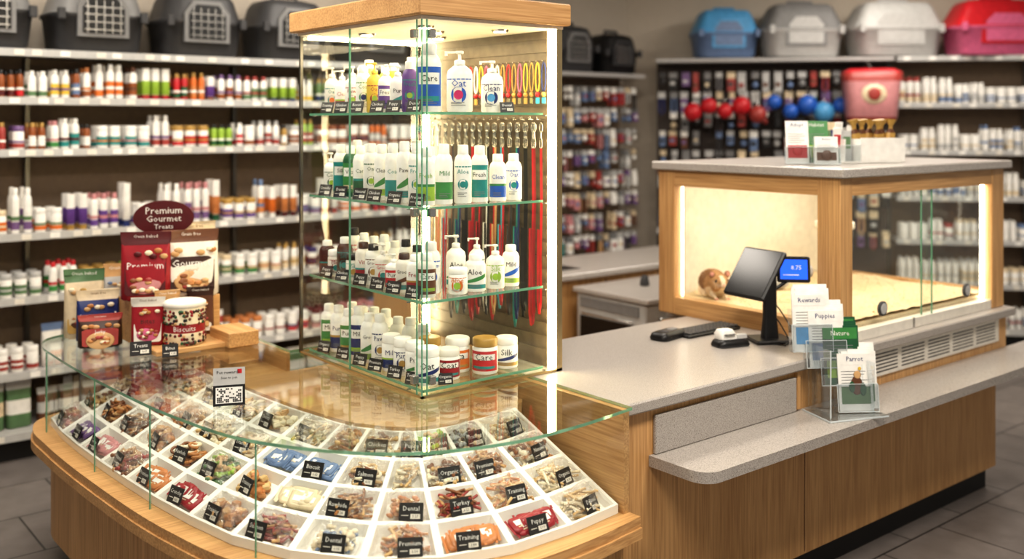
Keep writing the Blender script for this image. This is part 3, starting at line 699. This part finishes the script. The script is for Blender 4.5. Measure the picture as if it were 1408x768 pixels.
def hamster(x,y,z,yaw,s=1.0):
    src=MB()
    sp=[((0,.045,.045),.045,(1,1.1,.95)),((0,.0,.043),.042,(1,1,.95)),((0,-.035,.052),.034,(1,1,.95)),((0,-.06,.056),.022,(1.05,1,.85)),((0,-.074,.05),.012,(1,1,.9)),
        ((-.018,-.055,.044),.016,(1,1,1)),((.018,-.055,.044),.016,(1,1,1)),((-.022,-.03,.014),.011,(.9,1.3,1)),((.022,-.03,.014),.011,(.9,1.3,1)),((-.018,-.048,.006),.007,(1,1.5,.8)),((.018,-.048,.006),.007,(1,1.5,.8)),
        ((-.034,.04,.016),.018,(.8,1.3,1)),((.034,.04,.016),.018,(.8,1.3,1)),((-.036,.02,.006),.008,(.9,1.8,.7)),((.036,.02,.006),.008,(.9,1.8,.7)),((0,.02,.058),.036,(1,1.1,.8))]
    for c,r,sc in sp: src.sphere(c,r,'cream',None,16,12,sc)
    ob=src.build('tmp'); bpy.context.view_layer.objects.active=ob
    md=ob.modifiers.new('r','REMESH'); md.mode='VOXEL'; md.voxel_size=.0035
    md=ob.modifiers.new('s','SMOOTH'); md.iterations=6; md.factor=.6
    dg=bpy.context.evaluated_depsgraph_get(); me=bpy.data.meshes.new_from_object(ob.evaluated_get(dg)); o=ob.location.copy(); bpy.data.objects.remove(ob)
    M0=T(x,y,z)@RZ(yaw)@Matrix.Scale(s,4)
    def colr(p):
        n=math.sin(p.x*90+1)*math.sin(p.y*70)*.012
        if p.z<.030+n: return 'fur_white'
        if p.y<-.05 and abs(p.x)<.007: return 'fur_white'
        return 'fur_tan' if p.y<.02+n*2 else 'fur_brown'
    h=MB(); vs=[v.co+o for v in me.vertices]; fs=[tuple(p.vertices) for p in me.polygons]; ml=[colr(me.polygons[i].center+o) for i in range(len(fs))]
    h.add(vs,fs,ml,M0,True)
    ps=list(me.polygons)
    for k in range(5200):
        p=C(ps); c=p.center+o; n=p.normal
        if c.z<.008 or (c.y<-.074): continue
        if any((c-Vector((sx*.019,-.062,.064))).length<.007 for sx in(-1,1)): continue
        L=U(.005,.009)*(1 if c.y>-.03 else .55); d=(n*.55+Vector((U(-.2,.2),.75,-.15+U(-.2,.2)))).normalized()
        w=d.cross(n); w=(w.normalized() if w.length>1e-4 else Vector((1,0,0)))*.0009
        h.add([c-w-n*.001,c+w-n*.001,c+d*L+n*.001],[(0,1,2)],colr(c),M0)
    for sx in(-1,1):
        h.sphere((sx*.0195,-.0635,.0635),.0055,'black',M0,12,8)
        h.sphere((sx*.027,-.036,.083),.012,'fur_ear',M0,10,6,(.9,.35,1)); h.sphere((sx*.027,-.0395,.083),.008,'pinkskin',M0,10,6,(.85,.2,1))
        for k in range(4): h.tube([(sx*(.015+.003*k),-.066,.006),(sx*(.015+.0035*k),-.073,.003)],.0014,'pinkskin',5,M0)
        for k in range(4): h.tube([(sx*.006,-.08,.05),(sx*(.02+.003*k),-.088,.046+.005*k),(sx*(.032+.002*k),-.085,.044+.008*k)],.0003,'white',4,M0)
    h.sphere((0,-.0855,.053),.0034,'pinkskin',M0,8,6); h.tube([(-.005,-.083,.0435),(0,-.0845,.0455),(.005,-.083,.0435)],.0007,'dbrown',4,M0)
    return h.build('guinea_pig',None,False)
P('fur_white',(232,212,184),rough=.8,noise=.1,nscale=80); P('fur_tan',(180,138,96),rough=.8,noise=.22,nscale=80); P('fur_brown',(138,102,70),rough=.8,noise=.25,nscale=80); P('fur_ear',(160,112,82),rough=.7); P('pinkskin',(224,160,146),rough=.5)
hamster(3.775,3.09,.964,math.atan2(-3.8,3.08)+.3,1.4)

# ------------------------------------------------------------------ counter items
zc=.882
pos=empty('pos_terminal',(3.45,2.6,zc))
mb=MB(); M=T(3.48,2.565,zc)@RZ(-.5)
mb.bbox(-.085,.085,-.07,.07,0,.016,'black',.006,M); mb.rrect([(.016,.07,.05),(.1,.055,.035),(.24,.055,.03),(.27,.05,.03)],'black',M); mb.build('stand',pos)
mb=MB(); Mm=T(3.425,2.60,zc+.285)@RZ(yaw_out(-.975,.12))@RX(-.62)
mb.bbox(-.115,.115,-.012,.012,-.115,.115,'black',.007,Mm); mb.box(-.105,.105,-.0132,-.0122,-.105,.105,'screen',Mm); mb.bbox(-.07,.07,.012,.032,-.06,.06,'darkgrey',.005,Mm); mb.tube([(3.48,2.565,zc+.24),(3.44,2.59,zc+.27)],.02,'black',10); mb.build('monitor',pos)
mb=MB(); Mc=T(3.575,2.515,zc+.295)@RZ(-.80)@RX(-.12)
mb.bbox(-.068,.068,-.012,.012,-.052,.057,'black',.006,Mc); mb.box(-.056,.056,-.0135,-.0125,-.038,.044,'bluescreen',Mc); mb.text('8.75',.026,'white',Mc@T(.01,-.0145,.01)); mb.box(-.045,.02,-.0143,-.0136,-.022,-.018,'white',Mc); mb.tube([(3.565,2.53,zc+.255),(3.49,2.57,zc+.2)],.008,'black',8); mb.build('customer_display',pos)
mb=MB(); mb.tube([(3.5,2.6,zc+.2),(3.57,2.58,zc+.12),(3.59,2.52,zc+.03),(3.55,2.46,zc+.006),(3.46,2.5,zc+.006),(3.5,2.42,zc+.006),(3.57,2.44,zc+.006)],.003,'black',6)
mb.tube([(3.46,2.6,zc+.18),(3.5,2.53,zc+.08),(3.53,2.5,zc+.006),(3.44,2.46,zc+.006),(3.42,2.50,zc+.006)],.003,'black',6); mb.build('cables',pos)
mb=MB(); M=T(3.42,2.86,zc)@RZ(-.02)
mb.bbox(-.17,.17,-.06,.06,0,.014,'black',.005,M)
for i in range(14):
    for j in range(5): mb.bbox(-.16+i*.023,-.16+i*.023+.019,-.052+j*.021,-.052+j*.021+.017,.0135,.021,'darkgrey',.002,M)
mb.build('computer_keyboard')
mb=MB(); M=T(3.20,2.88,zc)@RZ(.15); mb.rrect([(0,.17,.085),(.01,.18,.09),(.026,.165,.08),(.032,.13,.06)],'black',M); mb.rrect([(.0325,.09,.045),(.034,.085,.04)],'darkgrey',M)
mb.rrect([(.033,.05,.035,.03,0),(.036,.045,.03,.03,0)],'grey',M); mb.build('desk_phone')
mb=MB(); M=T(3.29,2.62,zc)@RZ(-.3)
mb.rrect([(0,.15,.085),(.006,.155,.09),(.022,.14,.08),(.03,.11,.06)],['darkgrey','black','black'],M); mb.rrect([(.025,.085,.07,-.015,.01),(.05,.08,.065,-.02,.01),(.065,.06,.05,-.02,.01)],'white',M)
mb.rrect([(.03,.05,.03,.045,-.01),(.045,.045,.026,.045,-.01)],'lightgrey',M); mb.box(-.045,.005,-.035,-.02,.05,.0515,'screen',M); mb.build('card_reader')
def leaflet(mb,M,w,h,base,c1,c2,word):
    mb.box(-w/2,w/2,0,.004,0,h,base,M); mb.box(-w/2,w/2,-.0008,0,h*.8,h,c1,M); mb.text(word,h*.12,'navy' if c1 in('white','lightgrey') else 'white',M@T(0,-.0016,h*.9),maxw=w*.85)
    mb.box(-w*.42,w*.42,-.0008,0,h*.12,h*.42,c2,M)
    for i in range(5): mb.box(-w*.4,w*U(.1,.4),-.0008,0,h*(.48+.05*i),h*(.49+.05*i),'grey',M)
def acr_pocket(mb,M,w,d,hf,hb):
    t=.002
    mb.box(-w,w,-.010,-.008,0,hf,'acrylic',M); mb.box(-w,w,d,d+.002,0,hb,'acrylic',M); mb.box(-w,-w+t,-.008,d,0,hf,'acrylic',M); mb.box(w-t,w,-.008,d,0,hf,'acrylic',M); mb.box(-w,w,-.010,d,-.004,0,'acrylic',M)
    mb.box(-w,w,-.0105,-.0075,hf,hf+.002,'acrylic_edge',M)
    for x in(-w,w): mb.box(x-.001,x+.001,-.0105,-.008,0,hf,'acrylic_edge',M)
    mb.box(-w,w,-.0105,-.0085,-.004,-.001,'acrylic_edge',M)
br=empty('brochure_holder',(3.36,2.17,.683))
hold=MB(); lf=MB()
yw=-.62
for i,(x,y,z,b,c1,c2,w_) in enumerate([(3.34,2.262,.915,'white','white','sky','Rewards'),(3.375,2.222,.855,'white','white','mblue','Puppies'),(3.41,2.180,.79,'dgreen','green','lime','Nature'),(3.44,2.128,.695,'white','white','mgreen','Parrot')]):
    M=T(x,y,z)@RZ(yw)@RX(-.15)
    for k in range(6): leaflet(lf,M@T(U(-.006,.006)+(.014 if k%2 else 0),.005*k,.008*k),.135,.215,b,c1 if i!=2 else C(['green','dgreen']),c2,w_)
    acr_pocket(hold,M,.080,.034,.10,.16)
M=T(3.41,2.170,.683)@RZ(yw*.6)
hold.box(-.13,.13,-.095,.08,0,.006,'acrylic',M); hold.box(-.13,.13,-.097,-.095,0,.006,'acrylic_edge',M); hold.box(-.132,-.13,-.095,.08,0,.006,'acrylic_edge',M)
hold.box(-.105,-.101,-.06,.08,.006,.26,'acrylic',M); hold.box(-.1055,-.1005,-.062,-.060,.006,.26,'acrylic_edge',M); hold.box(.09,.094,-.06,.08,.006,.20,'acrylic',M); hold.box(-.09,.09,.075,.08,.006,.32,'acrylic',M)
M=T(3.44,2.128,.695)@RZ(yw)@RX(-.15)@T(0,-.002,.06)
for c,r_,m_,sc in[((.0,0,.035),.024,'brown',(1,.05,1.5)),((.004,-.0006,.075),.015,'tan',(1,.05,1)),((-.018,-.0006,.03),.013,'dgreen',(1,.05,1.6)),((.024,-.0006,.02),.013,'dgreen',(1,.05,1.9)),((.014,-.0006,.098),.007,'yellow',(1,.05,1))]: lf.sphere(c,r_,m_,M,8,6,sc)
hold.build('acrylic_tiers',br,False); lf.build('leaflets',br)
zr=1.612
mb=MB()
for i,(x,y,b,c1,c2,w_) in enumerate([(3.76,2.62,'white','white','red','Adopt'),(3.85,2.58,'green','green','lime','Habitat'),(3.80,2.50,'white','white','brown','Kitten')]):
    M=T(x,y,zr+.008)@RZ(-.75)@RX(-.2)
    h=.19 if i!=2 else .12
    leaflet(mb,M,.1,h,b,c1,c2,w_); acr_pocket(mb,M,.056,.014,.07,.12)
    mb.sphere((0,-.003,h*.3),.022,['red','lime','brown'][i],M,10,6,(1,.1,1.1))
mb.build('leaflet_stand')
cad=empty('countertop_caddy',(4.2,2.62,zr))
mb=MB(); M=T(4.20,2.62,zr+.001)@RZ(-.45)
mb.box(-.19,.19,-.09,.09,0,.006,'white',M)
mb.box(-.19,-.02,-.09,-.087,.006,.08,'acrylic',M); mb.box(-.19,-.02,-.091,-.086,.08,.083,'acrylic_edge',M); mb.box(-.02,.21,-.09,-.085,.006,.115,'white',M); mb.box(-.19,.21,.085,.09,.006,.13,'white',M)
for a in(-.19,-.10,-.02,.205): mb.box(a,a+.004,-.085,.085,.006,.11,'white' if a>-.15 else 'acrylic',M)
mb.box(.03,.13,-.0865,-.0852,.03,.09,'lightgrey',M); mb.build('tray',cad)
mb=MB()
for i in range(16):
    if i<10:
        MM=M@T(-.17+.0175*i,U(-.05,.05),.007)@RZ(U(-.5,.5))@RX(U(-.2,.2)); h=U(.13,.2)
        mb.bbox(-.02,.02,-.004,.004,0,h,C(['white','white','beige','lightgrey']),.002,MM); mb.box(-.016,.016,-.0048,-.004,h*.4,h*.8,C(['green','red','brown','navy','mgreen']),MM)
    else:
        MM=M@T(.02+.032*(i-10),U(-.03,.04),.007)@RX(U(-.15,.15))@RY(U(-.2,.2))
        mb.rrect([(0,.03,.02),(.05,.04,.03),(.13,.045,.03),(.15,.02,.012),(.165,.02,.01),(.195,.055,.03)],[C(['gold','beige']),'gold','brown','gold','gold'],MM,3,True,.4)
mb.build('sample_packets',cad)

# ------------------------------------------------------------------ treat display on glass top
zg=.883
mb=MB(); mb.bbox(1.38,1.72,3.90,4.12,zg,zg+.02,'wood_x',.003); mb.bbox(1.66,1.79,3.86,4.06,zg,zg+.06,'wood_y',.003); mb.bbox(1.38,1.74,4.14,4.36,zg,zg+.175,'wood_x',.003); mb.build('wooden_riser')
cy=lambda x,y: math.atan2(-x,y)
Mcam=lambda x,y,z,a=0: T(x,y,z)@RZ(cy(x,y)+a)
def treatbag(x,y,z,w,d,h,body,band,lab,words,a=0,tilt=0,motif='tan'):
    mb=MB(); M=Mcam(x,y,z,a)@RX(tilt); pouch(mb,M,w,d,h,body,band,body,6,.003)
    Ml=M@T(0,-d*.49-.004,h*.08)@RX(-.17)
    mb.rrect([(0,w*.70,.004),(h*.03,w*.80,.004),(h*.48,w*.82,.004),(h*.53,w*.6,.004)],lab,Ml,2,False)
    tc='white' if lab not in('white','beige','offwhite') else 'dbrown'
    mb.text(words[0],h*.15,tc,Ml@T(0,-.004,h*.43),maxw=w*.72); mb.text(words[1],h*.07,'gold' if tc=='white' else 'red',Ml@T(0,-.004,h*.33),maxw=w*.66)
    mb.sphere((0,-.0025,h*.16),w*.27,motif,Ml,16,8,(1.2,.05,.75))
    for i in range(12): mb.sphere((U(-w*.26,w*.26),-.006,h*U(.06,.26)),w*.055,C(['tan','kib1','bone','kib2','mred']),Ml,8,5,(1.3,.25,.8))
    for i in range(5): mb.sphere((U(-w*.38,w*.38),-d*.3-.004,h*U(.64,.74)),w*.07,C(['tan','kib1',lab,'bone']),M,8,5,(1.2,.25,.8))
    mb.text(C(['Natural','Grain free','Oven baked']),h*.07,'white' if band not in('white','beige','offwhite') else 'brown',M@T(0,-d*.06-.004,h*.94),maxw=w*.7)
    return mb.build('treat_bag')
zq=zg+.176
treatbag(1.45,4.22,zq,.20,.09,.28,'crimson','maroon','maroon',('Premium','beef treats'),-.1,0,'mpink')
treatbag(1.63,4.19,zq,.23,.10,.28,'offwhite','brown','dbrown',('Gourmet','natural'),.1,0,'tan')
treatbag(1.69,4.32,zq,.20,.05,.30,'dbrown','beige','dbrown',('Rawhide','chew'),.3,0)
treatbag(1.40,4.05,zg+.021,.13,.05,.19,'crimson','offwhite','offwhite',('Bites','mini'),-.1,0,'pink')
treatbag(1.50,4.11,zg+.021,.10,.03,.20,'gold','tan','brown',('Chews','oven'),.1)
treatbag(1.64,4.11,zg+.021,.11,.03,.20,'brown','dbrown','offwhite',('Chews','oven'),.1)
treatbag(1.27,4.24,zg,.17,.09,.13,'dbrown','mred','mred',('Jerky','beef'),0,0)
treatbag(1.30,4.37,zg,.17,.07,.21,'navy','beige','white',('Bites','fish'),.1,0,'mred')
treatbag(1.27,4.46,zg,.16,.06,.29,'beige','mgreen','gold',('Bakes','oat'),-.05,0,'brown')
treatbag(1.42,4.47,zg,.13,.06,.30,'lightgrey','tan','mblue',('Kitty','snack'),.1)
mb=MB(); jx,jy=1.53,4.0; MJ=T(jx,jy,zg+.021)
mb.lathe([(.076,0),(.081,.006),(.081,.05),(.081,.085),(.081,.15),(.076,.158)],['bone','bone','crimson','bone','bone'],MJ,28)
for k in range(420):
    a=U(0,6.28); row=random.randint(0,8); zz=.010+row*.0155+U(-.003,.003)
    if row in(3,4) : continue
    mb.sphere((jx+.080*math.cos(a),jy+.080*math.sin(a),zg+.021+zz),.0066,C(['crimson','brown','dgreen','tan','dbrown','maroon','black']),None,6,4)
mb.text('Biscuits',.03,'white',Mcam(jx,jy,zg+.021)@T(0,0,.067),wrap=.082)
mb.lathe([(.083,.150),(.085,.154),(.085,.166),(.076,.171)],'offwhite',MJ,28); mb.build('treat_jar')
mb=MB(); M=Mcam(1.55,4.29,1.388)
n=28
poly=[(.125*math.cos(2*math.pi*k/n),.075*math.sin(2*math.pi*k/n)) for k in range(n)]
mb.loft([[(x,-.006,z) for x,z in poly],[(x,.006,z) for x,z in poly]],'maroon',M,False)
mb.text('Premium',.042,'white',M@T(0,-.0075,.031)); mb.text('Gourmet',.038,'white',M@T(0,-.0075,-.004)); mb.text('Treats',.03,'white',M@T(0,-.0075,-.038))
mb.tube([(0,.01,-.03),(0,.01,-.327)],.004,'metal',6,M); mb.build('oval_sign')
mb=MB(); tag(mb,Mcam(1.34,3.96,zg+.001)@RX(-.25),.08,.055,'Treats'); tag(mb,Mcam(1.42,3.86,zg+.001)@RX(-.25),.06,.05,'Bites'); mb.build('price_card')
mb=MB(); M=Mcam(1.325,3.08,zg+.001)@RX(-.2)
mb.box(-.05,.05,0,.003,0,.12,'black',M); mb.box(-.05,.05,-.001,0,.065,.12,'lightgrey',M); mb.text('Pet rewards',.015,'black',M@T(-.003,-.002,.105),maxw=.085); mb.text('Scan to join',.011,'black',M@T(0,-.002,.088),maxw=.08)
mb.box(-.042,.042,-.001,0,.008,.058,'white',M)
for i in range(14):
    for j in range(8):
        if R()<.5 or (i<3 and j<3): mb.box(-.038+i*.0055,-.038+i*.0055+.0045,-.0018,-.001,.011+j*.0056,.011+j*.0056+.0046,'black',M)
mb.box(.026,.04,-.0018,-.001,.1,.114,'red',M); mb.box(-.05,.05,.003,.04,0,.002,'acrylic',M); mb.build('scan_code_sign')

# ------------------------------------------------------------------ back work counter
bk=empty('back_work_counter',(4.2,4.7,0))
mb=MB(); mb.box(3.0,4.45,4.40,4.95,.1,.86,'wood_v'); mb.box(4.45,5.6,4.40,4.95,.1,.86,'wood_v'); mb.box(3.0,5.6,4.45,4.93,0,.1,'kick')
for x in(3.4,3.86,4.32,4.8,5.2): mb.box(x,x+.004,4.397,4.3995,.12,.84,'dbrown')
for x in(3.8,3.92,4.4): mb.lathe([(.01,0),(.014,.02),(.014,.024)],'metal',T(x,4.3995,.74)@RX(math.pi/2),12)
mb.build('cabinet_doors',bk)
mb=MB(); mb.bbox(2.98,5.62,4.36,4.98,.861,.9,'stone',.006); mb.box(3.6,4.2,4.5,4.85,.9005,.903,'steel_dark'); mb.build('stone_top',bk)
mb=MB(); mb.bbox(4.02,4.75,3.78,4.34,.0,.80,'lightgrey',.01); mb.bbox(4.0,4.77,3.75,4.355,.80,.83,'stone',.005)
mb.box(4.014,4.0195,3.83,4.3,.45,.67,'black'); mb.box(4.012,4.0195,3.83,4.3,.72,.775,'grey'); mb.tube([(4.0,3.86,.69),(3.99,3.88,.69),(3.99,4.25,.69),(4.0,4.27,.69)],.006,'metal',6)
mb.box(4.08,4.7,3.774,3.7795,.45,.69,'black')
for k in range(4): mb.box(4.09,4.69,3.770,3.7745,.50+k*.045,.506+k*.045,'steel_dark')
mb.tube([(4.12,3.77,.71),(4.12,3.752,.71),(4.66,3.752,.71),(4.66,3.77,.71)],.008,'metal',6)
for k in range(4): mb.lathe([(.012,0),(.012,.012)],'darkgrey',T(4.15+k*.08,3.7795,.76)@RX(math.pi/2),12)
mb.lathe([(.025,0),(.03,.01),(.022,.05),(.018,.06)],'darkgrey',T(4.35,4.1,.8305),12); mb.build('undercounter_oven')

# ------------------------------------------------------------------ lights
def area(name,loc,sx,sy,e,col=(1,.91,.80),rot=(0,0,0)):
    l=bpy.data.lights.new(name,'AREA'); l.shape='RECTANGLE'; l.size=sx; l.size_y=sy; l.energy=e; l.color=col
    o=bpy.data.objects.new(name,l); o.location=loc; o.rotation_euler=rot; scene.collection.objects.link(o)
for i,(x,y,e) in enumerate([(.6,1.0,66),(2.8,.9,62),(1.0,3.6,36),(3.6,3.4,34),(5.6,2.0,32),(6.6,3.6,30),(3.0,5.0,18),(.8,5.0,20)]):
    area('ceiling_lamp',(x,y,3.2),1.0,.5,e)
    mb=MB(); mb.box(x-.64,x+.64,y-.34,y+.34,3.25,3.299,'offwhite'); mb.box(x-.6,x+.6,y-.3,y+.3,3.246,3.2495,'panel_light'); mb.build('ceiling_light_panel')
area('cabinet_lamp',((X0+X1)/2-.02,(Y0+Y1)/2,ZT-.03),.4,.6,8,(1,.8,.52))
area('enclosure_lamp',((ex0+ex1)/2,(ey0+ey1)/2,1.54),1.0,.6,5,(1,.91,.74))
w=bpy.data.worlds.new('w'); scene.world=w; w.use_nodes=True
bg=w.node_tree.nodes['Background']; bg.inputs[0].default_value=(1,.93,.84,1); bg.inputs[1].default_value=.33

# ------------------------------------------------------------------ camera
cam=bpy.data.cameras.new('camera'); co=bpy.data.objects.new('camera',cam); scene.collection.objects.link(co); scene.camera=co
cam.sensor_width=36; cam.lens=36*1371/1408; cam.shift_y=-(384-168)/1408
co.location=(0,0,1.8); co.rotation_euler=(math.pi/2,0,-math.atan2(.631,.776))
cam.dof.use_dof=True; cam.dof.focus_distance=3.4; cam.dof.aperture_fstop=1.2
cam.clip_start=.05
try:
    scene.view_settings.view_transform='Standard'; scene.view_settings.exposure=0
    scene.view_settings.look='Medium High Contrast'
except Exception as ex: print(ex)
